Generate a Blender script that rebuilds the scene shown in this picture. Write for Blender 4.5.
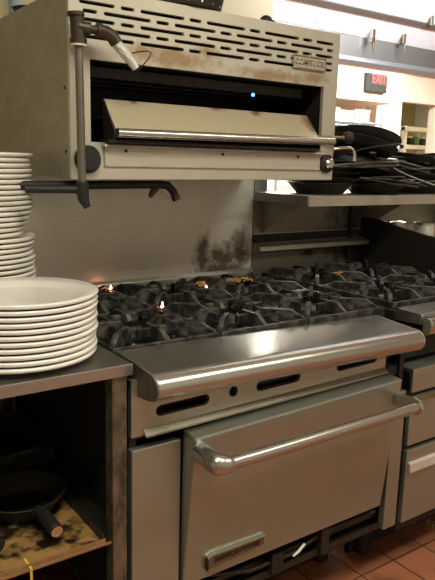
import bpy, bmesh, math, random
from mathutils import Vector, Matrix

for o in list(bpy.data.objects):
    bpy.data.objects.remove(o)
S = bpy.context.scene
COL = S.collection
PI = math.pi
random.seed(7)

# ------------------------------------------------------------------ camera
CAM = Vector((-.6213, -1.1769, 1.3036))
YAW, PITCH, ROLL, FPX = math.radians(-35.5277), math.radians(-11.048), math.radians(1.4431), 653.54
fwd = Vector((math.sin(-YAW)*math.cos(PITCH), math.cos(YAW)*math.cos(PITCH), math.sin(PITCH)))
rt = fwd.cross(Vector((0, 0, 1))).normalized()
up = rt.cross(fwd)
R2 = rt*math.cos(ROLL) + up*math.sin(ROLL)
U2 = -rt*math.sin(ROLL) + up*math.cos(ROLL)
cd = bpy.data.cameras.new('camera')
cam = bpy.data.objects.new('camera', cd)
COL.objects.link(cam)
m = Matrix((R2, U2, -fwd)).transposed().to_4x4()
m.translation = CAM
cam.matrix_world = m
cd.sensor_fit = 'VERTICAL'
cd.sensor_height = 24
cd.sensor_width = 18
cd.lens = FPX/580*24
cd.clip_start = .02
cd.dof.use_dof = False
S.camera = cam

# ------------------------------------------------------------------ world, exposure
w = bpy.data.worlds.new('world')
S.world = w
w.use_nodes = True
w.node_tree.nodes['Background'].inputs[0].default_value = (1, .9, .75, 1)
w.node_tree.nodes['Background'].inputs[1].default_value = .02
S.view_settings.view_transform = 'Standard'
S.view_settings.look = 'None'
S.view_settings.exposure = .12
S.view_settings.gamma = 1
S.view_settings.use_curve_mapping = False

# light strengths (W), all belong to lamps built further down
L_FRONT = 34
L_FRONT2 = 26
L_REAR = 120
L_HOOD = 40
L_DOOR = 45
WARM = (1, .965, .76)


def area(name, loc, sx, sy, power, col=WARM, rot=(0, 0, 0)):
    d = bpy.data.lights.new(name, 'AREA')
    d.shape = 'RECTANGLE'
    d.size, d.size_y = sx, sy
    d.energy = power
    d.color = col
    o = bpy.data.objects.new(name, d)
    COL.objects.link(o)
    o.location = loc
    o.rotation_euler = rot
    return o


LAMPS = [  # x, y, z, sx, sy, power, colour
    (-.35, -1.0, 2.66, 1.2, .3, L_FRONT, WARM),
    (1.6, -1.5, 2.66, 1.2, .3, L_FRONT2, WARM),
    (2.9, 2.7, 2.66, 1.2, .5, L_REAR, (1, .95, .84)),
    (4.8, 2.4, 2.66, 1.2, .5, L_REAR, (1, .95, .84)),
    (6.6, 5.0, 2.66, 1.2, .5, L_DOOR, (1, .85, .55)),
]
for i, l in enumerate(LAMPS):
    area('ceiling_lamp_light', (l[0], l[1], l[2]-.045), l[3], l[4], l[5], l[6])
area('hood_fill_area', (2.1, .55, 2.33), 1.7, .14, L_HOOD, (.86, .92, 1), (math.radians(70), 0, 0))  # unseen fill light, added to brighten the filter panels


# ------------------------------------------------------------------ materials
def srgb(r, g, b):
    f = lambda c: ((c/255+.055)/1.055)**2.4 if c/255 > .04045 else c/255/12.92
    return (f(r), f(g), f(b), 1)


def mat(name, col, metal=0., rough=.5, col2=None, nscale=8, amt=.5, bump=0., bscale=60, rvar=0., emit=None, estr=0,
        stretch=(1, 1, 1), spec=.5, contrast=(.30, .75), aniso=0, coat=0, bstretch=None):
    M = bpy.data.materials.new(name)
    M.use_nodes = True
    N, K = M.node_tree.nodes, M.node_tree.links
    b = N['Principled BSDF']
    b.inputs['Base Color'].default_value = col
    b.inputs['Metallic'].default_value = metal
    b.inputs['Roughness'].default_value = rough
    b.inputs['Specular IOR Level'].default_value = spec
    b.inputs['Anisotropic'].default_value = aniso
    b.inputs['Coat Weight'].default_value = coat
    tc = N.new('ShaderNodeTexCoord')
    mp = N.new('ShaderNodeMapping')
    mp.inputs['Scale'].default_value = stretch
    K.new(tc.outputs['Object'], mp.inputs[0])
    if col2 or rvar:
        nz = N.new('ShaderNodeTexNoise')
        nz.inputs['Scale'].default_value = nscale
        nz.inputs['Detail'].default_value = 8
        nz.inputs['Roughness'].default_value = .65
        K.new(mp.outputs[0], nz.inputs['Vector'])
        rr = N.new('ShaderNodeMapRange')
        rr.inputs[1].default_value, rr.inputs[2].default_value = contrast
        K.new(nz.outputs['Fac'], rr.inputs[0])
        if col2:
            mx = N.new('ShaderNodeMix')
            mx.data_type = 'RGBA'
            mx.inputs[6].default_value = col
            mx.inputs[7].default_value = col2
            sc = N.new('ShaderNodeMath')
            sc.operation = 'MULTIPLY'
            sc.inputs[1].default_value = amt
            K.new(rr.outputs[0], sc.inputs[0])
            K.new(sc.outputs[0], mx.inputs[0])
            K.new(mx.outputs[2], b.inputs['Base Color'])
        if rvar:
            ma = N.new('ShaderNodeMath')
            ma.operation = 'MULTIPLY_ADD'
            ma.inputs[1].default_value = rvar
            ma.inputs[2].default_value = rough
            K.new(rr.outputs[0], ma.inputs[0])
            K.new(ma.outputs[0], b.inputs['Roughness'])
    if bump:
        n2 = N.new('ShaderNodeTexNoise')
        n2.inputs['Scale'].default_value = bscale
        n2.inputs['Detail'].default_value = 4
        if bstretch:
            m2 = N.new('ShaderNodeMapping')
            m2.inputs['Scale'].default_value = bstretch
            K.new(tc.outputs['Object'], m2.inputs[0])
            K.new(m2.outputs[0], n2.inputs['Vector'])
        else:
            K.new(mp.outputs[0], n2.inputs['Vector'])
        bp = N.new('ShaderNodeBump')
        bp.inputs['Strength'].default_value = bump
        bp.inputs['Distance'].default_value = .004
        K.new(n2.outputs['Fac'], bp.inputs['Height'])
        K.new(bp.outputs[0], b.inputs['Normal'])
    if emit:
        b.inputs['Emission Color'].default_value = emit
        b.inputs['Emission Strength'].default_value = estr
    return M


STEEL = mat('brushed_steel', (.49, .50, .44, 1), .85, .32, (.28, .24, .18, 1), 5, .45, bump=.04, bscale=30, rvar=.16, stretch=(1, 1, 4))
DOORSTEEL = mat('oven_door_steel', (.42, .45, .405, 1), .86, .36, (.32, .33, .28, 1), 4, .5, bump=.03, bscale=20, rvar=.12, stretch=(1, 1, 3))
LEDGE = mat('polished_ledge_steel', (.50, .495, .47, 1), .93, .24, (.38, .36, .32, 1), 6, .18, rvar=.03)
PANELST = mat('painted_steel', (.52, .49, .42, 1), .5, .36, (.36, .30, .22, 1), 6, .5, rvar=.1)
SIDEST = mat('greasy_side_steel', (.36, .33, .27, 1), .5, .45, (.20, .17, .12, 1), 9, .5, rvar=.1, stretch=(1, 1, 2))
TABLEST = mat('table_steel', (.32, .31, .28, 1), .9, .28, (.18, .16, .13, 1), 9, .6, rvar=.12)
RUSTY = mat('grimy_leg_steel', (.24, .21, .16, 1), .7, .4, (.05, .038, .024, 1), 22, .85, contrast=(.40, .62), bump=.2, bscale=60, rvar=.2, stretch=(1, 1, .5))
IRON = mat('cast_iron', (.018, .0175, .017, 1), .3, .40, (.15, .14, .12, 1), 26, .75, contrast=(.46, .64), bump=.5, bscale=90, rvar=.2)
GREASE = mat('greasy_black', (.012, .011, .009, 1), .2, .45, (.045, .035, .02, 1), 25, .6, bump=.5, bscale=70)
BLACK = mat('black_matte', (.008, .008, .008, 1), 0, .6)
SOOT_SHADE = mat('soot_and_shade_steel', (.015, .013, .011, 1), .3, .5, (.04, .032, .022, 1), 10, .5, rvar=.2)  # dark steel for sooty parts and for the painted shade under the table
PANBLK = mat('black_pan_steel', (.014, .013, .012, 1), .2, .55, (.05, .045, .038, 1), 14, .6, bump=.15, bscale=50, rvar=.2)
PANHND = mat('pan_handle_steel', (.20, .19, .165, 1), .8, .35, (.03, .027, .022, 1), 14, .8, rvar=.15)
ZINC = mat('zinc_fitting', (.72, .71, .68, 1), .4, .35, (.5, .49, .46, 1), 30, .5)
CHROME = mat('chrome', (.75, .72, .66, 1), 1, .15)
PIPE = mat('dark_gas_pipe', (.075, .058, .042, 1), .6, .4, (.03, .022, .015, 1), 25, .7, bump=.15, bscale=60)
PIPEG = mat('grey_gas_pipe', (.20, .19, .16, 1), .6, .38, (.10, .085, .065, 1), 20, .6)
PLATE = mat('glazed_plate', (.82, .79, .77, 1), 0, .16, (.70, .67, .64, 1), 6, .4, coat=.4)
PLATE2 = mat('glazed_plate_worn', (.76, .73, .68, 1), 0, .25, (.50, .45, .37, 1), 8, .4, coat=.2)
GREYW = mat('grey_wall', (.55, .54, .50, 1), 0, .6, (.50, .49, .45, 1), 3, .4)
WHITE = mat('white_wall', (.82, .78, .68, 1), 0, .7, (.76, .72, .62, 1), 3, .4)
BEIGE = mat('beige_wall', (.50, .43, .27, 1), 0, .7, (.42, .36, .22, 1), 3, .4)
OLIVE = mat('olive_wall', (.38, .33, .14, 1), 0, .7, (.30, .26, .11, 1), 2, .5)
CEIL = mat('ceiling_tile', (.55, .50, .42, 1), 0, .8, (.45, .41, .34, 1), 30, .4)
FILTER = mat('hood_filter_steel', (.78, .78, .80, 1), .25, .36, (.55, .55, .57, 1), 12, .6, bump=.1, bscale=20, stretch=(1, 1, 4))
HOODDK = mat('hood_grey_steel', (.20, .19, .17, 1), .7, .45, (.15, .14, .12, 1), 6, .5)
HOODLT = mat('hood_lip_steel', (.45, .45, .45, 1), .8, .3)
RUSTB = mat('rusty_edge_steel', (.42, .25, .12, 1), .5, .4, (.20, .10, .04, 1), 30, .7)
BRASS = mat('aged_brass', (.24, .20, .12, 1), .8, .4, (.14, .11, .06, 1), 40, .6)
DKTXT = mat('dark_lettering', (.03, .025, .018, 1), .3, .5)
GREYTXT = mat('grey_lettering', (.20, .19, .16, 1), .5, .5)
WIREB = mat('blue_grey_wire', (.35, .42, .52, 1), .6, .35)
CARD = mat('tan_box', (.62, .52, .38, 1), 0, .7, (.75, .70, .62, 1), 12, .8)
WHITEP = mat('white_plastic', (.80, .78, .72, 1), 0, .4)
CRUMB = mat('burnt_crumbs', (.60, .30, .06, 1), 0, .5, (.22, .10, .03, 1), 70, .9)
CRUMB3 = mat('salad_crumbs', (.45, .42, .18, 1), 0, .6, (.25, .28, .10, 1), 40, .8)
CRUMB2 = mat('grey_crumbs', (.30, .25, .14, 1), 0, .6, (.10, .07, .04, 1), 60, .8)
YELLOW = mat('yellow_strap', (.75, .48, .05, 1), 0, .5)
REDE = mat('exit_red', (.35, .01, .008, 1), 0, .4, emit=(1, .10, .08, 1), estr=1.6)
EXITP = mat('exit_panel', (.03, .028, .028, 1), 0, .6)
LAMP = mat('lamp_diffuser', (.9, .9, .85, 1), 0, .4, emit=(1, .93, .78, 1), estr=4)
FLAME = mat('pilot_flame', (1, .4, .3, 1), 0, .5, emit=(1, .35, .20, 1), estr=30)
BLUEF = mat('blue_pilot', (.1, .3, 1, 1), 0, .5, emit=(.03, .22, 1, 1), estr=6)
BLUEBOX = mat('blue_grey_box', (.25, .33, .38, 1), 0, .6)
TEAL = mat('teal_post', (.12, .30, .38, 1), 0, .5)
GREENF = mat('green_jar', (.10, .22, .10, 1), 0, .4)


def tile_mat():
    M = bpy.data.materials.new('quarry_tile')
    M.use_nodes = True
    N, K = M.node_tree.nodes, M.node_tree.links
    b = N['Principled BSDF']
    tc = N.new('ShaderNodeTexCoord')
    mp = N.new('ShaderNodeMapping')
    mp.inputs['Location'].default_value = (-.885, -.089, 0)
    K.new(tc.outputs['Object'], mp.inputs[0])
    br = N.new('ShaderNodeTexBrick')
    br.offset = 0
    br.inputs['Scale'].default_value = 1
    br.inputs['Brick Width'].default_value = .155
    br.inputs['Row Height'].default_value = .155
    br.inputs['Mortar Size'].default_value = .0035
    br.inputs['Mortar Smooth'].default_value = .3
    br.inputs['Color1'].default_value = (.40, .155, .078, 1)
    br.inputs['Color2'].default_value = (.35, .13, .062, 1)
    br.inputs['Mortar'].default_value = (.07, .04, .022, 1)
    K.new(mp.outputs[0], br.inputs[0])
    nz = N.new('ShaderNodeTexNoise')
    nz.inputs['Scale'].default_value = 9
    nz.inputs['Detail'].default_value = 8
    K.new(tc.outputs['Object'], nz.inputs['Vector'])
    rr = N.new('ShaderNodeMapRange')
    rr.inputs[1].default_value, rr.inputs[2].default_value = .5, .75
    K.new(nz.outputs['Fac'], rr.inputs[0])
    mx = N.new('ShaderNodeMix')
    mx.data_type = 'RGBA'
    K.new(rr.outputs[0], mx.inputs[0])
    K.new(br.outputs['Color'], mx.inputs[6])
    mx.inputs[7].default_value = (.15, .06, .025, 1)
    K.new(mx.outputs[2], b.inputs['Base Color'])
    b.inputs['Roughness'].default_value = .42
    bp = N.new('ShaderNodeBump')
    bp.inputs['Strength'].default_value = .5
    bp.inputs['Distance'].default_value = .003
    bp.invert = True
    K.new(br.outputs['Fac'], bp.inputs['Height'])
    K.new(bp.outputs[0], b.inputs['Normal'])
    return M


def stained(name, base, base2, metal, rough, spots, stain=(.06, .025, .008, 1), aniso=.0, nsc=34, amt=.9, brushed=False):
    """steel with burnt stains; spots = (x, z, rx, rz, ring) in object coordinates; ring > 0 makes a U shape"""
    M = mat(name, base, metal, rough, base2, 5, .5, bump=.25 if brushed else .04, bscale=25, rvar=.12, stretch=(1, 1, .6), aniso=aniso, bstretch=(.5, .5, 14) if brushed else None)
    N, K = M.node_tree.nodes, M.node_tree.links
    b = N['Principled BSDF']
    old = b.inputs['Base Color'].links[0].from_socket
    tc = N.new('ShaderNodeTexCoord')
    sp = N.new('ShaderNodeSeparateXYZ')
    K.new(tc.outputs['Object'], sp.inputs[0])
    nz = N.new('ShaderNodeTexNoise')
    nz.inputs['Scale'].default_value = nsc
    nz.inputs['Detail'].default_value = 6
    nz.inputs['Roughness'].default_value = .7
    K.new(tc.outputs['Object'], nz.inputs['Vector'])

    def mth(op, a, c=None, d=None):
        n = N.new('ShaderNodeMath')
        n.operation = op
        for i, v in enumerate((a, c, d)):
            if v is None:
                continue
            if isinstance(v, (int, float)):
                n.inputs[i].default_value = v
            else:
                K.new(v, n.inputs[i])
        return n.outputs[0]
    tot = None
    for (x, z, rx, rz, ring) in spots:
        dx = mth('MULTIPLY', mth('SUBTRACT', sp.outputs[0], x), 1/rx)
        dz = mth('MULTIPLY', mth('SUBTRACT', sp.outputs[2], z), 1/rz)
        r = mth('SQRT', mth('ADD', mth('MULTIPLY', dx, dx), mth('MULTIPLY', dz, dz)))
        if ring:
            v = mth('SUBTRACT', 1, mth('MULTIPLY', mth('ABSOLUTE', mth('SUBTRACT', r, ring)), 2.6))
            # open the ring towards the top
            v = mth('SUBTRACT', v, mth('MULTIPLY', mth('MAXIMUM', mth('SUBTRACT', dz, .35), 0), 1.2))
        else:
            v = mth('SUBTRACT', 1, r)
        v = mth('MAXIMUM', v, 0)
        tot = v if tot is None else mth('MAXIMUM', tot, v)
    f = mth('ADD', tot, mth('MULTIPLY', mth('SUBTRACT', nz.outputs['Fac'], .5), 1.8))
    rr = N.new('ShaderNodeMapRange')
    rr.inputs[1].default_value, rr.inputs[2].default_value = .18, .75
    K.new(f, rr.inputs[0])
    gate = N.new('ShaderNodeMapRange')
    gate.inputs[1].default_value, gate.inputs[2].default_value = 0, .25
    K.new(tot, gate.inputs[0])
    fac = mth('MULTIPLY', mth('MULTIPLY', rr.outputs[0], gate.outputs[0]), amt)
    mx = N.new('ShaderNodeMix')
    mx.data_type = 'RGBA'
    K.new(fac, mx.inputs[0])
    K.new(old, mx.inputs[6])
    mx.inputs[7].default_value = stain
    K.new(mx.outputs[2], b.inputs['Base Color'])
    mm = mth('MULTIPLY_ADD', fac, -metal*.8, metal)
    K.new(mm, b.inputs['Metallic'])
    return M


# ------------------------------------------------------------------ mesh helpers
class MB:
    def __init__(s):
        s.bm = bmesh.new()

    def box(s, x0, x1, y0, y1, z0, z1, mtx=None):
        v = [s.bm.verts.new((x, y, z)) for x in (x0, x1) for y in (y0, y1) for z in (z0, z1)]
        if mtx:
            for q in v:
                q.co = mtx @ q.co
        for f in ((0, 1, 3, 2), (4, 6, 7, 5), (0, 4, 5, 1), (2, 3, 7, 6), (0, 2, 6, 4), (1, 5, 7, 3)):
            s.bm.faces.new([v[i] for i in f])
        return s

    def prism(s, pts, a0, a1, axis='x', mtx=None):
        """extrude a 2-D outline along an axis. x: pts=(y,z); y: pts=(x,z); z: pts=(x,y)"""
        def P(p, a):
            return {'x': (a, p[0], p[1]), 'y': (p[0], a, p[1]), 'z': (p[0], p[1], a)}[axis]
        A = [s.bm.verts.new(P(p, a0)) for p in pts]
        B = [s.bm.verts.new(P(p, a1)) for p in pts]
        if mtx:
            for q in A+B:
                q.co = mtx @ q.co
        n = len(pts)
        s.bm.faces.new(A[::-1])
        s.bm.faces.new(B)
        for i in range(n):
            s.bm.faces.new((A[i], A[(i+1) % n], B[(i+1) % n], B[i]))
        return s

    def tube(s, path, r, n=12, caps=True):
        path = [Vector(p) for p in path]
        rs = r if isinstance(r, (list, tuple)) else [r]*len(path)
        rings = []
        ref = None
        for i, p in enumerate(path):
            t = (path[min(i+1, len(path)-1)] - path[max(i-1, 0)]).normalized()
            if ref is None:
                ref = Vector((0, 0, 1)) if abs(t.z) < .9 else Vector((1, 0, 0))
            a = (ref - t*ref.dot(t)).normalized()
            ref = a
            b = t.cross(a)
            rings.append([s.bm.verts.new(p + (a*math.cos(2*PI*k/n) + b*math.sin(2*PI*k/n))*rs[i]) for k in range(n)])
        for i in range(len(rings)-1):
            for k in range(n):
                s.bm.faces.new((rings[i][k], rings[i][(k+1) % n], rings[i+1][(k+1) % n], rings[i+1][k]))
        if caps:
            s.bm.faces.new(rings[0][::-1])
            s.bm.faces.new(rings[-1])
        return s

    def lathe(s, prof, n=32, mtx=None):
        """prof: (r, z) list around the local z axis"""
        mtx = mtx or Matrix()
        rings = []
        for (r, z) in prof:
            if r < 1e-6:
                rings.append([s.bm.verts.new(mtx @ Vector((0, 0, z)))])
            else:
                rings.append([s.bm.verts.new(mtx @ Vector((r*math.cos(2*PI*k/n), r*math.sin(2*PI*k/n), z))) for k in range(n)])
        for A, B in zip(rings, rings[1:]):
            for k in range(n):
                k2 = (k+1) % n
                if len(A) == 1 and len(B) == 1:
                    continue
                if len(A) == 1:
                    s.bm.faces.new((A[0], B[k2], B[k]))
                elif len(B) == 1:
                    s.bm.faces.new((A[k], A[k2], B[0]))
                else:
                    s.bm.faces.new((A[k], A[k2], B[k2], B[k]))
        return s

    def build(s, name, material, parent=None, bevel=0, smooth=None, kind=None, segs=2):
        bmesh.ops.recalc_face_normals(s.bm, faces=s.bm.faces)
        if parent is not None:
            off = world_loc(parent)
            for v in s.bm.verts:
                v.co -= off
        me = bpy.data.meshes.new(name)
        s.bm.to_mesh(me)
        s.bm.free()
        me.materials.append(material)
        if smooth is not None:
            try:
                me.shade_auto_smooth if False else None
            except Exception:
                pass
            for p in me.polygons:
                p.use_smooth = True
            if smooth < 180:
                me.set_sharp_from_angle(angle=math.radians(smooth))
        o = bpy.data.objects.new(name, me)
        COL.objects.link(o)
        if parent is not None:
            o.parent = parent
        if bevel:
            bv = o.modifiers.new('bevel', 'BEVEL')
            bv.width = bevel
            bv.segments = segs
            bv.limit_method = 'ANGLE'
            bv.angle_limit = math.radians(35)
            bv.harden_normals = False
        if kind:
            o['kind'] = kind
        return o


def bend(o, fn):
    for v in o.data.vertices:
        v.co.z += fn(v.co)
    return o


def world_loc(o):
    v = Vector((0, 0, 0))
    while o:
        v += o.location
        o = o.parent
    return v


def tag(o, label, cat, group=None, kind=None):
    o['label'] = label
    o['category'] = cat
    if group:
        o['group'] = group
    if kind:
        o['kind'] = kind
    return o


def thing(name, loc, label, cat, group=None):
    o = bpy.data.objects.new(name, None)
    COL.objects.link(o)
    o.empty_display_size = .05
    o.location = loc
    return tag(o, label, cat, group)


def struct(name, mb, material, parent=None, bevel=0):
    o = mb.build(name, material, parent, bevel)
    if parent is None:
        o['kind'] = 'structure'
    return o


def copy_tree(o, parent=None):
    c = o.copy()
    COL.objects.link(c)
    c.parent = parent
    for ch in list(o.children):
        copy_tree(ch, c)
    return c


def arc(c, r, a0, a1, n, plane='xy'):
    out = []
    for i in range(n+1):
        a = math.radians(a0+(a1-a0)*i/n)
        p = (r*math.cos(a), r*math.sin(a))
        if plane == 'xz':
            out.append((c[0]+p[0], c[1], c[2]+p[1]))
        elif plane == 'yz':
            out.append((c[0], c[1]+p[0], c[2]+p[1]))
        else:
            out.append((c[0]+p[0], c[1]+p[1], c[2]))
    return out


def stadium(x0, x1, z0, z1, n=5):
    r = (z1-z0)/2
    zc = (z0+z1)/2
    pts = []
    for i in range(n+1):
        a = -PI/2+PI*i/n
        pts.append((x1-r+r*math.cos(a), zc+r*math.sin(a)))
    for i in range(n+1):
        a = PI/2+PI*i/n
        pts.append((x0+r+r*math.cos(a), zc+r*math.sin(a)))
    return pts


def cut(obj, cutter_mb):
    """subtract the cutter mesh from obj and keep the result as a plain mesh"""
    bmesh.ops.recalc_face_normals(cutter_mb.bm, faces=cutter_mb.bm.faces)
    me = bpy.data.meshes.new('cutter')
    cutter_mb.bm.to_mesh(me)
    cutter_mb.bm.free()
    c = bpy.data.objects.new('cutter', me)
    COL.objects.link(c)
    c.location = world_loc(obj)
    md = obj.modifiers.new('cut', 'BOOLEAN')
    md.object = c
    md.operation = 'DIFFERENCE'
    md.solver = 'EXACT'
    bpy.context.view_layer.update()
    dg = bpy.context.evaluated_depsgraph_get()
    new = bpy.data.meshes.new_from_object(obj.evaluated_get(dg))
    obj.modifiers.remove(md)
    obj.data = new
    bpy.data.objects.remove(c)


def text_mesh(name, body, size, depth, material, parent, loc, rot, sx=1.0):
    cu = bpy.data.curves.new(name, 'FONT')
    cu.body = body
    cu.size = size
    cu.extrude = depth
    cu.offset = size*.022
    cu.align_x = 'CENTER'
    cu.align_y = 'CENTER'
    t = bpy.data.objects.new(name, cu)
    COL.objects.link(t)
    bpy.context.view_layer.update()
    me = bpy.data.meshes.new_from_object(t.evaluated_get(bpy.context.evaluated_depsgraph_get()))
    bpy.data.objects.remove(t)
    me.materials.clear()
    me.materials.append(material)
    o = bpy.data.objects.new(name, me)
    COL.objects.link(o)
    o.parent = parent
    o.location = Vector(loc) - world_loc(parent)
    o.rotation_euler = rot
    o.scale = (sx, 1, 1)
    return o


# ================================================================== the room
struct('floor', MB().box(-2.6, 9, -2.8, 7, -.05, 0), tile_mat())
struct('ceiling', MB().box(-2.6, 9, -2.8, 7, 2.72, 2.8), CEIL)
struct('wall_left', MB().box(-2.6, -2.5, -2.8, 1.05, 0, 2.72), GREYW)
struct('wall_front', MB().box(-2.6, 9, -2.8, -2.7, 0, 2.72), GREYW)
struct('wall_right', MB().box(8.9, 9, -2.7, 7, 0, 2.72), GREYW)
struct('wall_middle', MB().box(-2.5, 1.13, .95, 1.05, 0, 2.72), BEIGE)
wb = MB().prism([(-2.5, 0), (5.30, 0), (5.30, 1.93), (5.385, 2.02), (6.02, 2.02), (6.02, 0), (8.9, 0), (8.9, 2.72), (-2.5, 2.72)], 3.8, 3.92, 'y')
struct('wall_back', wb, WHITE)
struct('wall_far', MB().box(4.5, 8.9, 6.4, 6.5, 0, 2.72), OLIVE)
struct('trim_1', MB().box(2.6, 4.78, 3.35, 3.8, 1.925, 2.72), WHITE)
struct('trim_2', MB().box(4.80, 5.20, 3.64, 3.8, 0, 2.72), WHITE)

for i, l in enumerate(LAMPS):
    lab = ['long ceiling light over the front of the cooking line', 'long ceiling light to the right of the cooking line',
           'wide ceiling light behind the hood, nearer the wall end', 'wide ceiling light in front of the exit sign',
           'ceiling light inside the olive room through the doorway'][i]
    t = thing('ceiling_light', (l[0], l[1], l[2]+.06), lab, 'ceiling light', 'ceiling lights')
    MB().box(l[0]-l[3]/2-.03, l[0]+l[3]/2+.03, l[1]-l[4]/2-.03, l[1]+l[4]/2+.03, l[2], l[2]+.06).build('housing', WHITEP, t, .004)
    MB().box(l[0]-l[3]/2, l[0]+l[3]/2, l[1]-l[4]/2, l[1]+l[4]/2, l[2]-.03, l[2]).build('diffuser', LAMP, t, .006)

# ================================================================== gas range
rg = thing('gas_range', (.457, .4, 0), 'stainless six burner gas range with wide front ledge and oven door slightly open', 'range')
BS = stained('backsplash_steel', (.72, .70, .61, 1), (.54, .52, .44, 1), .5, .36,
             [(.712-.457, .975, .065, .115, 0), (.885-.457, .975, .075, .125, 0), (.80-.457, .905, .19, .09, 0), (.80-.457, .95, .14, .09, 0)], stain=(.075, .04, .012, 1), brushed=True)
# carcass: sides, back, bottom
MB().box(.002, .02, .012, .78, .21, .84).build('side_panel', SOOT_SHADE, rg, .002)
MB().box(.894, .912, .012, .78, .21, .84).build('side_panel', SOOT_SHADE, rg, .002)
MB().box(.02, .894, .70, .78, .21, .84).build('rear_panel', SOOT_SHADE, rg)
MB().box(.02, .894, .03, .70, .33, .36).build('oven_floor', SOOT_SHADE, rg)
MB().box(.02, .894, .02, .70, .70, .73).build('oven_roof', SOOT_SHADE, rg)
MB().box(.13, .86, .10, .12, .33, .72).build('oven_cavity_wall', BLACK, rg)
# left narrow front panel and right stile
o = MB().box(.0, .126, -.004, .02, .19, .687).build('front_panel', DOORSTEEL, rg, .003)
MB().box(.858, .914, -.004, .02, .217, .655).build('front_stile', DOORSTEEL, rg, .003)
# valve panel with slots
vp = MB().box(.0, .812, -.002, .012, .716, .845).build('valve_panel', STEEL, rg)
c = MB()
for a, b in ((.06, .203), (.341, .485), (.615, .775)):
    c.prism([(p[0]-.457, p[1]) for p in stadium(a, b, .751, .777)], -.5, -.3, 'y')
c.prism([(.272-.457+.013*math.cos(t*PI/8), .767+.013*math.sin(t*PI/8)) for t in range(16)], -.5, -.3, 'y')
cut(vp, c)
bend(vp, lambda c: .014*(c.x+.457)/.81)
MB().box(.02, .894, .05, .06, .700, .84).build('valve_panel_backing', BLACK, rg)
bend(MB().prism([(-.002, .716), (-.014, .713), (-.014, .718), (-.002, .73)], .03, .812, 'x').build('drip_lip', SIDEST, rg, .001), lambda c: .014*(c.x+.457)/.81)
for x in (.335, .42, .235):
    MB().lathe([(0, -.004), (.003, -.004), (.003, 0), (0, 0)], 8, Matrix.Translation((x, -.0125, .722)) @ Matrix.Rotation(.3, 4, 'X')).build('screw', CHROME, rg)
# gas manifold behind the slots
MB().tube([(.03, .035, .765), (.89, .035, .765)], .010).build('manifold_pipe', PIPE, rg, smooth=60)
# ledge, bullnosed
prof = [(.10, .884), (.085, .884)]
cx_, cz_, rr_ = -.056, .8445, .030
for i in range(9):
    a = math.radians(84+i*(240-84)/8)
    prof.append((cx_+rr_*math.cos(a)*1.05, cz_+rr_*math.sin(a)))
prof += [(-.05, .813), (.02, .806), (.02, .845), (.10, .845)]
bend(MB().prism(prof, .018, .866, 'x').build('front_ledge', LEDGE, rg, .0015, smooth=35), lambda c: -.016*(c.x+.44)/.86)
MB().prism([(p[0], p[1]) for p in prof], .014, .0185, 'x').build('ledge_end_cap', RUSTY, rg, .0008)
bend(MB().prism([(p[0], p[1]) for p in prof], .8655, .870, 'x').build('ledge_end_cap', SIDEST, rg, .0008), lambda c: -.016)
# cooktop tray
ct = MB()
ct.box(.0, .914, .10, .79, .835, .845)
ct.box(.0, .012, .10, .79, .845, .882)
ct.box(.902, .914, .10, .79, .845, .882)
ct.box(.0, .914, .755, .79, .845, .882)
ct.build('cooktop', GREASE, rg, .002)
# back guard
bg = MB().box(.0, .94, .79, .808, .82, 1.262).build('back_guard', BS, rg, .001)
MB().prism([(.79, .905), (.772, .897), (.770, .880), (.79, .88)], .0, .94, 'x').build('back_guard_flange', STEEL, rg, .001)
MB().box(.932, .937, .7885, .79, 1.243, 1.248).build('screw', BLACK, rg)
# oven door, hinged at the bottom and slightly open
dt = MB()
dt.prism([(-.055, .703), (-.005, .709), (-.001, .700), (.005, .325), (-.012, .312)], .131, .826, 'x')
door = bend(dt.build('oven_door', DOORSTEEL, rg, .004), lambda c: .016*(c.x+.33)/.7 if c.z > .6 else 0)
MB().prism([(-.004, .700), (.02, .69), (.024, .34), (.006, .33)], .15, .81, 'x').build('door_liner', SOOT_SHADE, door)
# handle
hz, hy = .664, -.125
h = MB()
h.tube([(.150, hy, hz+.001), (.3, hy, hz), (.6, hy, hz), (.800, hy, hz)], .0155, 18)
hd = h.build('door_handle', LEDGE, door, smooth=50)
e = MB()
e.tube([(.148, -.048, .668), (.148, -.075, .667), (.148, -.098, .666), (.151, -.113, .665), (.160, -.122, .664), (.172, -.125, .664), (.180, -.125, .664)],
       [.023, .024, .025, .025, .023, .019, .0155], 18)
e.lathe([(0, -.025), (.014, -.021), (.022, -.011), (.025, 0), (.022, .011), (.014, .021), (0, .025)], 18, Matrix.Translation((.149, -.113, .665)))
e.build('handle_elbow', LEDGE, door, smooth=60)
b_ = MB()
b_.prism([(-.052, .682), (-.115, .690), (-.138, .684), (-.147, .664), (-.138, .645), (-.12, .640), (-.05, .645)], .800, .812, 'x')
b_.build('handle_bracket', LEDGE, door, .003)
# nameplate on the door
npl = MB()
npl.prism([(.190, .341), (.368, .350), (.368, .374), (.205, .378), (.190, .374)], -.024, -.015, 'y')
npo = npl.build('nameplate', BRASS, door, .0015)
npb = MB().prism([(.190, .3735), (.205, .3805), (.370, .3765), (.370, .3735), (.205, .3765), (.193, .371)], -.028, -.02, 'y')
npb.build('nameplate_rim', STEEL, npo)
MB().box(.190, .1945, -.027, -.02, .341, .375).build('nameplate_rim', SOOT_SHADE, npo)
text_mesh('lettering', 'AMERICAN RANGE', .0165, .0012, DKTXT, npo, (.283, -.0245, .3615), (PI/2, 0, 0), 1.0)
# burners
burner = None
for iy in range(2):
    for ix in range(3):
        bx, by = .158+.300*ix, .265+.325*iy
        q = MB().lathe([(0, .845), (.06, .845), (.055, .855), (.047, .857), (.047, .870), (.040, .876), (.018, .880), (0, .879)], 24, Matrix.Translation((bx, by, 0)))
        q.build('burner_head', IRON, rg, smooth=40)
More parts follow.
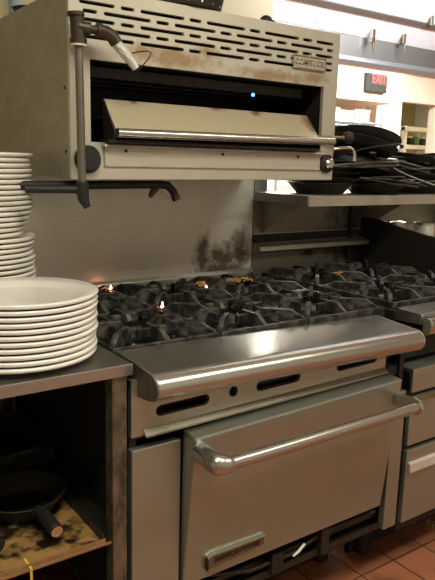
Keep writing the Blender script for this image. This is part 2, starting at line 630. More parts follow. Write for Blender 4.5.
# pilot flames
for (x, y) in ((.330, .430), (.315, .735), (.60, .60)):
    f = MB().lathe([(0, .869), (.004, .873), (.005, .880), (.003, .892), (0, .902)], 10, Matrix.Translation((x, y, 0)))
    f.build('pilot_flame', FLAME, rg, smooth=180)
    MB().tube([(x, y, .845), (x, y, .869)], .004, 8).build('pilot_tube', PIPE, rg)
MB().box(.03, .884, .30, .32, .0, .20).build('kick_shade_board', BLACK, rg)  # black board added to stand for the shade beneath the range
# feet and what shows under the door
for (x, y) in ((.06, .70), (.85, .70), (.84, .235), (.06, .235)):
    MB().lathe([(0, 0), (.026, 0), (.028, .008), (.022, .03), (.018, .05), (.022, .20), (.022, .215), (0, .215)], 18, Matrix.Translation((x, y, 0))).build('leg', SOOT_SHADE, rg, smooth=40)
MB().box(.02, .894, .03, .75, .20, .215).build('bottom_pan', GREASE, rg)
MB().tube([(.03, .05, .245), (.89, .05, .245)], .012, 10).build('burner_tube', PIPE, rg, smooth=60)
ap = MB()
ap.box(.13, .86, .012, .02, .217, .235)
ap.box(.42, .46, .0, .02, .225, .285)
ap.box(.60, .63, .0, .02, .22, .30)
ap.tube([(.20, .02, .30), (.35, .01, .262), (.52, .015, .255), (.62, .02, .28), (.84, .02, .275)], .006, 8)
ap.build('burner_linkage', GREASE, rg, .001)
MB().tube([(.49, -.004, .262), (.51, -.004, .270), (.532, -.003, .284)], [.003, .0042, .0035], 8).build('safety_valve_lever', WHITEP, rg, smooth=60)


# ---- grates
def grate_mesh(gw, gd, name, loc, label, group, seed):
    t = thing(name, loc, label, 'grate', group)
    x0, x1, y0, y1 = -gw/2, gw/2, -gd/2, gd/2
    L = Vector(loc)
    fr = MB()
    b = .011
    z0, z1 = 0, .020
    T = Matrix.Translation(L)
    fr.box(x0, x1, y0, y0+b, z0, z1, T)
    fr.box(x0, x1, y1-b, y1, z0, z1, T)
    fr.box(x0, x0+b, y0+b, y1-b, z0, z1, T)
    fr.box(x1-b, x1, y0+b, y1-b, z0, z1, T)
    fr.build('frame', IRON, t, .002)
    for k in range(8):
        a = PI/4*k
        # fin from the frame towards the middle, a bent plate with a sloping inner end
        dx, dy = math.cos(a), math.sin(a)
        if k % 2 == 0:
            ln = (gw/2-.004) if dy**2 < .5 else (gd/2-.004)
        else:
            ln = math.hypot(gw/2, gd/2)-.012
        inner = .038 if k % 2 == 0 else .066
        mtx = T @ Matrix.Rotation(a, 4, 'Z')
        f = MB()
        if k % 2:
            f.prism([(ln, .004), (ln, .020), (ln-.035, .042), (inner+.026, .042), (inner, .028), (inner+.010, .004)], -.007, .007, 'y', mtx)
        else:
            f.prism([(ln, .002), (ln, .020), (ln-.035, .042), (inner+.012, .042), (inner, .026), (inner+.012, .010), (inner+.04, .002)], -.007, .007, 'y', mtx)
            # cross web joining the diagonal fins
            w_ = .042
            f.box(inner+.034, inner+.045, -w_, w_, .010, .036, mtx)
        f.build('fin', IRON, t, .002)
    return t


labs = [['front left', 'front middle', 'front right'], ['rear left', 'rear middle', 'rear right']]
g0 = None
for iy in range(2):
    for ix in range(3):
        bx, by = .158+.300*ix, .265+.325*iy
        wh = ('nearest the plates' if ix == 0 else 'between two others' if ix == 1 else 'by the sooty range')
        lab = 'black cast iron grate, %s of the six burner range, %s' % (labs[iy][ix], wh)
        if g0 is None:
            g0 = grate_mesh(.296, .318, 'burner_grate', (bx, by, .8705-.004), lab, 'cast iron grates on the six burner range', 1)
            g = g0
        else:
            g = copy_tree(g0)
            g.location = (bx, by, .8665)
            g['label'] = lab
        if (ix+iy) % 2:
            g.rotation_euler.z = 0
    # (grates sit on the rim of the cooktop)

# support bars carrying the grates, part of the range
sb = MB()
for y in (.103, .426, .750):
    sb.box(.012, .902, y-.004, y+.008, .845, .8665)
for x in (.012, .306, .606, .894):
    sb.box(x, x+.008, .10, .755, .845, .8665)
sb.build('grate_rest', GREASE, rg, .001)

# burnt food residue
def crumbs(name, spots, label, material, n, size):
    mb = MB()
    rnd = random.Random(len(spots)*31+n)
    for (x, y, z, sp) in spots:
        for k in range(n):
            p = Vector((x+rnd.gauss(0, sp), y+rnd.gauss(0, sp*.6), z+rnd.random()*.004))
            r = size*(.5+rnd.random())
            mtx = Matrix.Translation(p) @ Matrix.Rotation(rnd.random()*6, 4, 'Z') @ Matrix.Rotation(rnd.random()*2, 4, 'X')
            mb.box(-r, r, -r*.6, r*.6, -r*.4, r*.4, mtx)
    o = mb.build(name, material)
    tag(o, label, 'crumbs', kind='stuff')
    return o


crumbs('food_residue', [(.575, .60, .905, .014), (.585, .60, .900, .02), (.71, .60, .905, .014), (.75, .60, .9, .02), (.80, .62, .9, .02)],
       'orange burnt food residue along the rear grates below the scorched backsplash', CRUMB, 12, .0048)
crumbs('food_residue', [(.12, .73, .8835, .05), (.66, .55, .868, .05), (.86, .45, .868, .04), (.30, .50, .868, .05), (.2, .2, .868, .05), (.56, .3, .868, .06), (.83, .72, .8835, .02)],
       'dull tan crumbs scattered under the six burner grates', CRUMB2, 30, .0035)

# ================================================================== broiler
br = thing('salamander_broiler', (.457, .6, 1.255), 'stainless gas salamander broiler mounted above the range with slotted top front', 'broiler')
BRF = stained('broiler_front_steel', (.52, .49, .42, 1), (.44, .41, .34, 1), .45, .38,
              [(.63-.457, 1.552-1.255, .20, .028, 0), (.30-.457, 1.565-1.255, .22, .045, 0), (.80-.457, 1.56-1.255, .08, .03, 0), (.40-.457, 1.590-1.255, .06, .03, 0)], (.24, .12, .03, 1), nsc=22, amt=.75)
YB = .335
ff = MB().prism([(.016, 1.255), (.894, 1.258), (.896, 1.697), (.016, 1.697)], YB, YB+.012, 'y').build('front_frame', BRF, br)
c = MB()
ox, oz, oy = .457, 1.255, .6
def cutslot(a, b, z0, z1):
    c.prism([(p[0]-ox, p[1]-oz) for p in stadium(a, b, z0, z1)], YB-oy-.02, YB-oy+.04, 'y')
for r in range(5):
    z = 1.664-.0190*r
    sh = 0 if r % 2 == 0 else .099
    for k in range(-1, 6):
        for (a, l) in ((.006, .128), (.150, .037)):
            s0 = a+.198*k+sh
            s1 = s0+l
            s0, s1 = max(s0, .042), min(s1, .868)
            if s1-s0 > .02:
                cutslot(s0, s1, z-.0044, z+.0044)
c.box(.068-ox, .838-ox, YB-oy-.02, YB-oy+.04, 1.345-oz, 1.538-oz)
cut(ff, c)
# housing shell
MB().box(.016, .022, YB+.012, .942, 1.256, 1.697).build('side_panel', SIDEST, br, .001)
MB().box(.888, .894, YB+.012, .942, 1.256, 1.697).build('side_panel', SIDEST, br, .001)
MB().box(.022, .888, YB+.012, .942, 1.691, 1.697).build('top_panel', SIDEST, br)
MB().box(.022, .888, YB+.012, .942, 1.256, 1.262).build('bottom_panel', SIDEST, br)
MB().box(.022, .888, .78, .942, 1.262, 1.691).build('back_panel', SOOT_SHADE, br)
MB().box(.022, .888, YB+.05, YB+.056, 1.545, 1.691).build('flue_backing', BLACK, br)
MB().box(.022, .888, YB+.02, .78, 1.539, 1.545).build('firebox_roof', BLACK, br)
cav = MB()
cav.box(.050, .066, YB+.014, .70, 1.335, 1.539)
cav.box(.842, .858, YB+.014, .70, 1.335, 1.539)
cav.box(.066, .842, .68, .70, 1.335, 1.539)
cav.box(.066, .842, YB+.014, .70, 1.330, 1.344)
cav.build('firebox_liner', SOOT_SHADE, br)
# burner inside
bi = MB()
for k in range(3):
    bi.box(.10, .81, .40+.09*k, .45+.09*k, 1.505, 1.533)
bi.build('infrared_burner', GREASE, br, .002)
MB().lathe([(0, 0), (.004, .001), (.005, .005), (.003, .009), (0, .010)], 10, Matrix.Translation((.592, .37, 1.493))).build('pilot_flame', BLUEF, br)
# rack carriage: sloping splash front, cheeks, bar handle
TRAYM = stained('tray_steel', (.56, .50, .36, 1), (.46, .40, .27, 1), .45, .40,
                [(.20-.457, 1.452-1.255, .02, .014, 0), (.46-.457, 1.455-1.255, .05, .02, 0), (.60-.457, 1.45-1.255, .04, .016, 0), (.80-.457, 1.43-1.255, .05, .05, 0)], (.13, .055, .015, 1), nsc=30)
tr = MB().prism([(.365, 1.450), (.368, 1.452), (.303, 1.376), (.299, 1.377)], .118, .80, 'x').build('rack_splash_front', TRAYM, br, .0008)
ck = MB()
ck2 = MB()
ck.prism([(.36, 1.449), (.366, 1.449), (.36, 1.352), (.301, 1.352), (.301, 1.372)], .80, .804, 'x')
ck2.prism([(.36, 1.449), (.366, 1.449), (.36, 1.352), (.301, 1.352), (.301, 1.372)], .114, .118, 'x')
ck2.build('rack_cheek', SOOT_SHADE, br)
ck.build('rack_cheek', SOOT_SHADE, br)
MB().box(.118, .80, .37, .66, 1.405, 1.412).build('broiling_rack', GREASE, br)
MB().tube([(.116, .288, 1.368), (.845, .288, 1.374)], .0115, 16).build('rack_bar_handle', LEDGE, br, smooth=50)
MB().box(.10, .80, .30, .36, 1.344, 1.352).build('rack_runner', SOOT_SHADE, br)
# grease drawer below the opening
gd = MB().box(.102, .835, YB-.006, YB, 1.286, 1.336).build('grease_drawer', BRF, br, .004)
MB().prism([(YB, 1.345), (YB-.022, 1.341), (YB-.024, 1.335), (YB, 1.335)], .095, .843, 'x').build('drawer_lip', BRF, gd, .001)
for x in (.16, .46, .74):
    MB().lathe([(0, 0), (.004, 0), (.004, .003), (0, .003)], 8, Matrix.Translation((x, YB-.006, 1.326)) @ Matrix.Rotation(PI/2, 4, 'X')).build('rivet', SOOT_SHADE, gd)
# knobs
RX = Matrix.Rotation(PI/2, 4, 'X')
MB().lathe([(0, 0), (.034, 0), (.034, .006), (.029, .016), (.026, .020), (0, .021)], 28, Matrix.Translation((.058, YB, 1.303)) @ RX).build('control_knob', BLACK, br, smooth=35)
kb = MB().lathe([(0, 0), (.028, 0), (.028, .010), (.022, .014), (0, .014)], 28, Matrix.Translation((.862, YB, 1.308)) @ RX).build('control_knob', SOOT_SHADE, br, smooth=35)
MB().lathe([(0, .012), (.017, .012), (.017, .022), (.012, .027), (0, .028)], 24, Matrix.Translation((.862, YB, 1.308)) @ RX).build('knob_cap', CHROME, kb, smooth=40)
# position lever with ball
lv = MB().tube([(.80, .33, 1.388), (.85, .30, 1.388), (.905, .295, 1.388)], .0045, 10).build('position_lever', BRASS, br, smooth=60)
MB().lathe([(0, -.019)]+[(.019*math.sin(PI*i/8), -.019*math.cos(PI*i/8)) for i in range(1, 8)]+[(0, .019)], 18, Matrix.Translation((.915, .295, 1.389))).build('ball_knob', BLACK, lv, smooth=180)
hk = [(.86, .30, 1.352), (.90, .295, 1.357)] + arc((.925, .295, 1.333), .024, 95, 0, 6, 'xz') + [(.949, .295, 1.318)]
MB().tube(hk, .0052, 10).build('lift_hook', CHROME, br, smooth=60)
# badge
bd = MB().box(.706, .834, YB-.005, YB+.002, 1.582, 1.617).build('maker_badge', PANELST, br, .004, segs=3)
bdr = MB()
for (a, b, z0, z1) in ((.704, .836, 1.615, 1.619), (.704, .836, 1.580, 1.584), (.704, .708, 1.582, 1.617), (.832, .836, 1.582, 1.617)):
    bdr.box(a, b, YB-.008, YB, z0, z1)
bdr.build('badge_rim', LEDGE, bd, .001)
text_mesh('lettering', 'COMSTOCK', .022, .0015, CHROME, bd, (.770, YB-.006, 1.5995), (PI/2, 0, 0), .95)
for z in (1.47, 1.32):
    MB().lathe([(0, 0), (.004, 0), (.004, .002), (0, .002)], 8, Matrix.Translation((.016, YB+.028, z)) @ Matrix.Rotation(-PI/2, 4, 'Y')).build('screw', BLACK, br)

# ---- gas piping in front of the broiler
gp = thing('gas_pipe', (.012, .29, 1.20), 'dark iron gas pipe with tee and silver valve on the left front of the broiler', 'pipe')
MB().tube([(.020, .290, 1.575), (.024, .290, 1.225)], .0095, 14).build('riser_pipe', PIPEG, gp, smooth=60)
te = MB()
te.tube([(.016, .29, 1.628), (.020, .29, 1.565)], .0165, 16)
te.tube([(.014, .29, 1.628), (.0145, .29, 1.620)], .020, 16)
te.tube([(.020, .29, 1.572), (.020, .29, 1.560)], .019, 16)
te.tube([(.018, .288, 1.596), (.045, .282, 1.594)], .0155, 16)
te.build('tee_fitting', PIPE, gp, smooth=50)
MB().lathe([(0, 0), (.0185, 0), (.0185, .004), (0, .004)], 16, Matrix.Translation((.020, .29, 1.556))).build('thread_seal', CARD, gp)
el = MB()
el.tube([(.045, .282, 1.594), (.075, .278, 1.594)], .010, 14)
el.tube([(.060, .28, 1.594), (.072, .279, 1.594)], .016, 14)
el.tube([(.068, .279, 1.594), (.082, .278, 1.592), (.098, .276, 1.584), (.108, .275, 1.570)], [.0145, .0155, .0155, .015], 14)
el.build('elbow_fitting', PIPE, gp, smooth=50)
vl = MB()
vl.tube([(.104, .275, 1.576), (.114, .274, 1.562)], .0135, 6)
vl.tube([(.114, .274, 1.562), (.132, .272, 1.546)], .0115, 12)
vl.tube([(.126, .272, 1.552), (.137, .271, 1.541)], .0135, 6)
vl.tube([(.135, .271, 1.543), (.156, .269, 1.518)], [.0115, .0095], 12)
vl.build('silver_fitting', ZINC, gp, smooth=30)
MB().tube([(.138, .27, 1.549), (.160, .268, 1.556), (.185, .266, 1.561), (.196, .266, 1.558), (.190, .266, 1.545), (.170, .267, 1.523), (.158, .268, 1.512)], .0016, 6).build('wire_loop', SOOT_SHADE, gp)
lo = MB()
lo.tube([(.024, .290, 1.250), (.024, .290, 1.222)], .015, 14)
lo.tube([(.024, .290, 1.232), (.026, .287, 1.208), (.034, .285, 1.190)], [.015, .013, .008], 14)
lo.tube([(.024, .29, 1.232), (-.10, .33, 1.232)], .009, 12)
lo.build('lower_fitting', BLACK, gp, smooth=50)

hp = thing('gas_manifold', (.12, .40, 1.24), 'black horizontal gas pipe with thin hanging wire just under the broiler', 'pipe')
MB().tube([(-.28, .40, 1.236), (.30, .40, 1.240), (.325, .40, 1.238), (.342, .398, 1.222), (.352, .396, 1.200)], [.011, .011, .012, .011, .009], 14).build('pipe', BLACK, hp, smooth=60)
MB().tube([(.346, .397, 1.212), (.353, .396, 1.198)], .0125, 6).build('end_nut', PIPE, hp)
MB().tube([(.29, .405, 1.232), (.275, .41, 1.205)], [.012, .006], 8).build('bracket', PIPE, hp)
MB().tube([(.30, .40, 1.228), (.335, .40, 1.195), (.352, .40, 1.160), (.355, .40, 1.125)], .0010, 5).build('hanging_wire', CHROME, hp)

# ---- things standing on the broiler
pn = thing('perforated_pan', (.375, .44, 1.6975), 'black pan with small holes around its side sitting on top of the broiler', 'pan')
mb = MB().lathe([(0, .0), (.105, 0), (.118, .004), (.128, .045), (.134, .05), (.128, .052), (.120, .046), (.110, .006), (0, .004)], 40, Matrix.Translation((.375, .44, 1.6975)))
mb.build('bowl', PANBLK, pn, smooth=40)
hl = MB()
for k in range(20):
    a = 2*PI*k/20
    hl.lathe([(0, 0), (.0032, 0), (.0028, .0012), (0, .0014)], 8, Matrix.Translation((.375+.1215*math.cos(a), .44+.1215*math.sin(a), 1.710)) @ Matrix.Rotation(a, 4, 'Z') @ Matrix.Rotation(PI/2, 4, 'Y'))
hl.build('side_hole', CHROME, pn)
MB().tube([(.375, .56, 1.735), (.38, .66, 1.752), (.385, .76, 1.760)], [.008, .007, .008], 8).build('handle', PANBLK, pn, smooth=60)
kn = thing('rubber_cap', (.622, .36, 1.6975), 'small black domed rubber cap on the top edge of the broiler', 'cap')
MB().lathe([(0, 0), (.019, 0), (.019, .004), (.016, .012), (.009, .018), (0, .019)], 20, Matrix.Translation((.622, .36, 1.6975))).build('dome', BLACK, kn, smooth=180)
MB().lathe([(0, 0), (.026, 0), (.026, .004), (0, .004)], 20, Matrix.Translation((.622, .36, 1.6975))).build('rim', SOOT_SHADE, kn)

# ================================================================== worktable with plates
tb = thing('work_table', (-.45, .39, 0), 'low stainless worktable left of the range carrying the plate stacks', 'table')
MB().box(-.92, -.003, -.012, .80, .870, .888).build('table_top', TABLEST, tb, .003)
MB().box(-.92, -.003, -.016, -.012, .864, .889).build('front_edge', LEDGE, tb, .0015)
for (x, y) in ((-.030, .010), (-.900, .010), (-.900, .775), (-.030, .775)):
    MB().box(x-.017, x+.017, y-.017, y+.017, .0, .870).build('leg', RUSTY, tb, .002)
MB().box(-.918, -.012, .0, .79, .482, .490).build('undershelf', GREASE, tb, .001)
MB().prism([(-.006, .486), (-.006, .492), (-.002, .492), (-.002, .488), (.0, .488), (.0, .486)], -.88, -.050, 'x').build('shelf_front_edge', RUSTB, tb, .001)
MB().box(-.90, -.02, .785, .795, .0, .870).build('back_panel', SOOT_SHADE, tb)  # added panel; the dark under the table is put into its colour
MB().box(-.90, -.02, .02, .76, .03, .04).build('floor_shelf', SOOT_SHADE, tb)
MB().box(-.105, -.070, .69, .70, .49, .86).build('inner_brace', RUSTY, tb, .002)

spn = thing('baking_sheet', (-.30, .20, .4905), 'burnt brown baking sheet crusted with grease on the table undershelf', 'baking sheet')
BURN = mat('burnt_grease', (.36, .20, .07, 1), .1, .30, (.010, .008, .006, 1), 9, .98, bump=.6, bscale=40, contrast=(.47, .56))
# pale patches over it
mb = MB()
mb.box(-.60, -.062, .004, .40, .4905, .494)
mb.build('base', BURN, spn)
rm = MB()
MB().box(-.60, -.062, -.002, .004, .4905, .499).build('front_rim', RUSTB, spn, .001)
rm.box(-.60, -.062, .400, .407, .4905, .508)
rm.box(-.069, -.062, .004, .400, .4905, .508)
rm.box(-.60, -.593, .004, .400, .4905, .508)
rm.build('rim', GREASE, spn, .002)
rp = thing('roasting_pan', (-.27, .36, .509), 'black rectangular roasting pan at the back of the table undershelf', 'pan')
R_ = Matrix.Translation((-.25, .505, .509)) @ Matrix.Rotation(math.radians(4), 4, 'Z')
rb = MB()
rb.box(-.22, .22, -.13, .13, 0, .004, R_)
rb.box(-.22, .22, -.13, -.124, .004, .05, R_)
rb.box(-.22, .22, .124, .13, .004, .05, R_)
rb.box(-.22, -.214, -.124, .124, .004, .05, R_)
rb.box(.214, .22, -.124, .124, .004, .05, R_)
rb.build('pan_body', PANBLK, rp, .003)
ri = MB()
ri.box(-.232, .232, -.142, -.126, .050, .056, R_)
ri.box(-.232, .232, .126, .142, .050, .056, R_)
ri.box(-.232, -.216, -.126, .126, .050, .056, R_)
ri.box(.216, .232, -.126, .126, .050, .056, R_)
ri.build('rim', IRON, rp, .004)


def skillet(loc, rz, tilt, R, label, group, name='skillet', pitch=0, hl=.20, material=PANBLK, hm=PANHND, h=.042, hang=12, flip=False, ratio=.72):
    t = thing(name, loc, label, 'pan', group)
    t.rotation_euler = (tilt, pitch, rz)
    L = Vector(loc)
    T = Matrix.Translation(L)
    if flip:
        T = T @ Matrix.Rotation(PI, 4, 'X')
    rbm = R*ratio
    b = MB().lathe([(0, 0), (rbm-.006, 0), (rbm, .002), (R-.006, h-.004), (R, h), (R-.001, h+.002), (R-.005, h), (rbm-.002, .0045), (0, .003)], 36, T)
    b.build('bowl', material, t, smooth=40)
    hh = MB()
    ca = math.radians(hang)
    n = 7
    pts = []
    for i in range(n+1):
        u = i/n
        x = R-.012+hl*u
        z = h-.012+math.sin(ca)*hl*(u**.7)*(1-.35*u)
        pts.append((x, z))
    for i in range(n):
        w0 = .013-.004*math.sin(PI*i/n)
        (xa, za), (xb, zb) = pts[i], pts[i+1]
        hh.prism([(xa, za-.002), (xb, zb-.002), (xb, zb+.0025), (xa, za+.0025)], -w0, w0, 'y', T)
    hh.build('handle', hm, t, .0015)
    return t


sk = skillet((-.166, .225, .4985), math.radians(-88), 0, .100, 'black skillet on the undershelf whose black grip ends in a silver tip', 'skillets under the table', hl=.05, hang=6)
gr = MB().tube([(-.166+.095, .225, .535), (-.166+.13, .225, .538), (-.166+.190, .225, .534)], [.012, .015, .015], 14)
g_ = gr.build('handle_grip', BLACK, sk, smooth=50)
MB().tube([(-.166+.190, .225, .534), (-.166+.197, .225, .5335)], .0125, 14).build('grip_tip', CHROME, g_, smooth=50)
sk2 = skillet((-.37, .205, .4985), math.radians(-60), 0, .100, 'black skillet on the undershelf at the far left, its grip cut by the photo edge', 'skillets under the table', hl=.05, hang=6)
gr = MB().tube([(-.37+.095, .205, .535), (-.37+.13, .205, .538), (-.37+.190, .205, .534)], [.012, .016, .015], 14)
gr.build('handle_grip', BLACK, sk2, smooth=50)
ys = MB()
ys.box(-.232, -.227, -.0100, -.0085, .40, .494)
ys.box(-.232, -.227, -.0100, .030, .494, .4955)
tag(ys.build('yellow_strap', YELLOW), 'narrow yellow strap hanging over the front edge of the undershelf', 'strap')


# ---- plates
def plate_mesh(R, h=.022):
    mb = MB()
    mb.lathe([(0, .003), (R*.60, .003), (R*.61, 0), (R*.64, 0), (R*.66, .003), (R*.80, .0065), (R*.96, h-.0095), (R*.99, h-.008), (R*1.0, h-.005), (R, h-.002), (R*.985, h),
              (R*.80, .0155), (R*.68, .0095), (R*.62, .0075), (0, .0065)], 64)
    me_o = mb.build('tmp', PLATE, smooth=60)
    me = me_o.data
    bpy.data.objects.remove(me_o)
    return me


def ordinal(i):
    return ['bottom', 'second', 'third', 'fourth', 'fifth', 'sixth', 'seventh', 'eighth', 'ninth', 'tenth', 'eleventh', 'twelfth', 'thirteenth', 'fourteenth',
            'fifteenth', 'sixteenth', 'seventeenth', 'eighteenth', 'nineteenth', 'twentieth', 'twenty-first', 'twenty-second', 'twenty-third', 'twenty-fourth',
            'twenty-fifth', 'twenty-sixth', 'twenty-seventh', 'twenty-eighth', 'twenty-ninth', 'thirtieth', 'thirty-first', 'thirty-second', 'thirty-third', 'thirty-fourth', 'thirty-fifth'][i]


pm = plate_mesh(.161)
rnd = random.Random(3)
for i in range(11):
    o = bpy.data.objects.new('dinner_plate', pm)
    COL.objects.link(o)
    u = i/10
    o.location = (-.184+.020*u+rnd.uniform(-.0025, .0025), .150+.035*u+rnd.uniform(-.0015, .0015), .888+.0115*i)
    o.rotation_euler.z = rnd.random()*6
    w_ = 'top' if i == 10 else ordinal(i)
    tag(o, 'large white dinner plate, %s%s of the front stack near the table edge' % (w_, '' if i in (0, 10) else ' from the bottom'), 'plate', 'large plates in the front stack')
pm2 = plate_mesh(.135, .020)
pm2.materials.clear()
pm2.materials.append(PLATE2)
N2 = 33
for i in range(N2):
    o = bpy.data.objects.new('dinner_plate', pm2)
    COL.objects.link(o)
    dx = -.004 if i < 17 else -.028 + .004*(i-17) if i < 22 else -.005
    o.location = (-.160+dx+rnd.uniform(-.004, .004), .502+rnd.uniform(-.003, .003), .888+.0127*i)
    o.rotation_euler.z = rnd.random()*6
    w_ = 'top' if i == N2-1 else ordinal(i)
    tag(o, 'white plate, %s%s of the tall rear stack beside the broiler' % (w_, '' if i in (0, N2-1) else ' from the bottom'), 'plate', 'plates in the tall rear stack')

# ================================================================== second unit
u2 = thing('hot_plate_range', (1.24, .4, .72), 'sooty countertop burner range to the right on the drawer base', 'range')
UX0, UX1 = .952, 1.545
MB().box(UX0, UX1, .04, .79, .735, .835).build('body', SOOT_SHADE, u2, .002)
lg = MB()
lg.prism([(.094, .882), (.004, .880), (.000, .876), (.000, .846), (.094, .842)], .962, UX1, 'x')
lg.build('front_ledge', LEDGE, u2, .002)
MB().prism([(-.008, .866), (-.022, .872), (-.034, .868), (-.040, .850), (-.034, .826), (-.022, .820), (-.008, .826)], .962, UX1, 'x').build('guard_rail', LEDGE, u2, .003)
MB().prism([(-.008, .866), (-.022, .872), (-.034, .868), (-.040, .850), (-.034, .826), (-.022, .820), (-.008, .826)], .958, .962, 'x').build('rail_end_cap', STEEL, u2, .001)
gb = MB()
for x in (.99, 1.5):
    gb.box(x, x+.02, -.02, .04, .815, .845)
gb.build('rail_bracket', SOOT_SHADE, u2)
ct = MB()
ct.box(UX0, UX1, .094, .79, .835, .843)
ct.box(UX0, UX0+.012, .094, .79, .843, .872)
ct.box(UX1-.012, UX1, .094, .79, .843, .872)
ct.box(UX0+.012, UX1-.012, .094, .103, .843, .872)
ct.build('cooktop', GREASE, u2, .002)
for k in range(4):
    kx = 1.02+.14*k
    MB().lathe([(0, 0), (.02, 0), (.018, .018), (0, .02)], 18, Matrix.Translation((kx, .04, .79)) @ RX).build('control_knob', BLACK, u2, smooth=40)
for bx in (1.105, 1.39):
    for by in (.27, .59):
        MB().lathe([(0, .843), (.06, .843), (.055, .853), (.045, .857), (.045, .868), (.018, .876), (0, .875)], 24, Matrix.Translation((bx, by, 0))).build('burner_head', IRON, u2, smooth=40)
for k, (bx, by) in enumerate(((1.105, .27), (1.39, .27), (1.105, .595), (1.39, .595))):
    g = copy_tree(g0)
    g.location = (bx, by, .8725)
    g.scale = (.95, 1.0, 1.0)
    g['label'] = 'black crusted grate, %s of the sooty range at the right' % ['front left', 'front right', 'rear left', 'rear right'][k]
    g['group'] = 'grates on the sooty range'
MB().box(1.245, 1.258, .10, .78, .872, .893).build('divider_bar', IRON, u2, .002)
# sooty right side wall
MB().prism([(.80, .74), (.80, 1.085), (.70, 1.085), (.58, 1.06), (.44, 1.04), (.20, 1.02), (.06, .90), (.06, .74)], UX1, UX1+.014, 'x').build('side_splash', SOOT_SHADE, u2, .002)
# riser at the back
RIS = stained('riser_steel', (.30, .28, .23, 1), (.20, .18, .14, 1), .85, .42,
              [(1.50-1.24, .95-.72, .28, .36, 0), (1.24-1.24, .98-.72, .10, .10, 0)], (.012, .010, .008, 1), nsc=10, amt=1.0)
MB().box(.943, 1.60, .79, .80, .84, .958).build('back_splash', RIS, u2, .001)
MB().prism([(.79, 1.002), (.742, .992), (.738, .975), (.742, .972), (.79, .958)], .943, 1.60, 'x').build('flue_lip', STEEL, u2, .001)
MB().box(.943, 1.60, .825, .835, .95, 1.06).build('flue_gap_shade', BLACK, u2)  # black sheet standing in for the shade inside the gap
MB().box(.943, 1.60, .79, .80, 1.037, 1.150).build('upper_riser', RIS, u2, .001)
MB().box(.943, 1.60, .788, .805, 1.034, 1.038).build('riser_edge', STEEL, u2)
MB().box(1.46, 1.475, .775, .789, .90, 1.15).build('riser_post', SOOT_SHADE, u2, .002)
crumbs('food_residue', [(1.10, .70, .874, .04), (1.2, .35, .8735, .05), (1.05, .25, .874, .04), (1.35, .45, .874, .06)],
       'tan crumbs crusted on the grates of the sooty right range', CRUMB2, 34, .0042)
crumbs('floor_crumbs', [(1.336, 0.164, .002, .022)],
       'yellow green crumbs on the red tiles in front of the drawer base', CRUMB3, 34, .004)
tag(MB().box(1.117, 1.162, .515, .527, .9085, .914).build('carrot_stick', CRUMB, None, .002), 'orange food scrap lying on the sooty right range grates', 'food scrap')

# pan shelf over it
ps = thing('pan_shelf', (1.4, .7, 1.197), 'stainless shelf loaded with black skillets above the sooty range', 'shelf')
MB().box(.952, 2.10, .50, .80, 1.190, 1.197).build('shelf_board', STEEL, ps, .001)
MB().box(.952, 2.10, .496, .502, 1.160, 1.197).build('front_flange', PANELST, ps, .0015)
MB().box(.948, .952, .50, .80, 1.165, 1.197).build('end_flange', SIDEST, ps, .001)
MB().box(2.10, 2.104, .50, .80, 1.165, 1.197).build('end_flange', SIDEST, ps, .001)
for x in (.985, 1.57, 2.06):
    MB().prism([(.79, 1.04), (.80, 1.04), (.80, 1.19), (.56, 1.19), (.56, 1.175)], x, x+.004, 'x').build('gusset_bracket', SIDEST, ps)
    MB().box(x-.025, x+.035, .806, .820, 1.045, 1.32 if x < 1 else 1.19).build('upright', STEEL, ps, .002)
MB().box(.943, 2.104, .802, .806, 1.04, 1.165).build('rear_sheet', SIDEST, ps)

# skillets on the shelf
gname = 'black skillets piled on the pan shelf'
cols = [(1.155, .655, 6, .125), (1.41, .625, 5, .125), (1.705, .655, 5, .125), (1.965, .655, 5, .125)]
where = ['beside the broiler', 'second from the broiler', 'third from the broiler', 'farthest from the broiler']
rnd = random.Random(11)
angs = [[200, -60, -20, -95, -35, -70], [-25, -110, 15, -60, -140], [-150, -80, -35, -120, -60], [-100, -60, -140, -80, -120]]
base_pan = None
for ci, (x, y, n, R) in enumerate(cols):
    for k in range(n):
        lab = 'black skillet, %s in the nested pile %s' % ('bottom' if k == 0 else ordinal(k), where[ci])
        loc = (x+rnd.uniform(-.012, .012), y+rnd.uniform(-.010, .010), 1.1975+.023*k)
        if base_pan is None:
            base_pan = skillet(loc, math.radians(angs[ci][k]), 0, R, lab, gname, hl=.19, h=.040)
            p = base_pan
        else:
            p = copy_tree(base_pan)
            p.location = loc
            p['label'] = lab
            p.rotation_euler = (math.radians(rnd.uniform(-3, 3))*(k > 0), math.radians(rnd.uniform(-3, 4))*(k > 0), math.radians(angs[ci][k]))
# big ones thrown on top
tops = [((1.305, .60, 1.380), .150, (-8, 15, 3), 'topmost large black pan, tilted down to the right on the left pile', False),
        ((1.300, .61, 1.360), .150, (-5, 14, -14), 'large black pan tilted directly under the topmost one on the left pile', False),
        ((1.285, .60, 1.348), .146, (4, 14, -60), 'upper of two upside down flat black pans tilted on the left pile', True),
        ((1.28, .60, 1.331), .142, (4, 12, -20), 'lower of two upside down flat black pans tilted on the left pile', True),
        ((1.59, .63, 1.335), .130, (3, 5, -30), 'black skillet lying across the middle piles with its handle forward', False),
        ((1.83, .63, 1.335), .125, (2, -4, -100), 'black skillet lying across the right hand piles', False)]
for (loc, R, e_, lab, fl) in tops:
    p = skillet(loc, 0, 0, R, lab, gname, hl=.20, h=.018 if fl else .026, flip=fl, ratio=.93 if fl else .84, name='flat_pan' if fl else 'skillet')
    p.rotation_euler = tuple(math.radians(a) for a in e_)
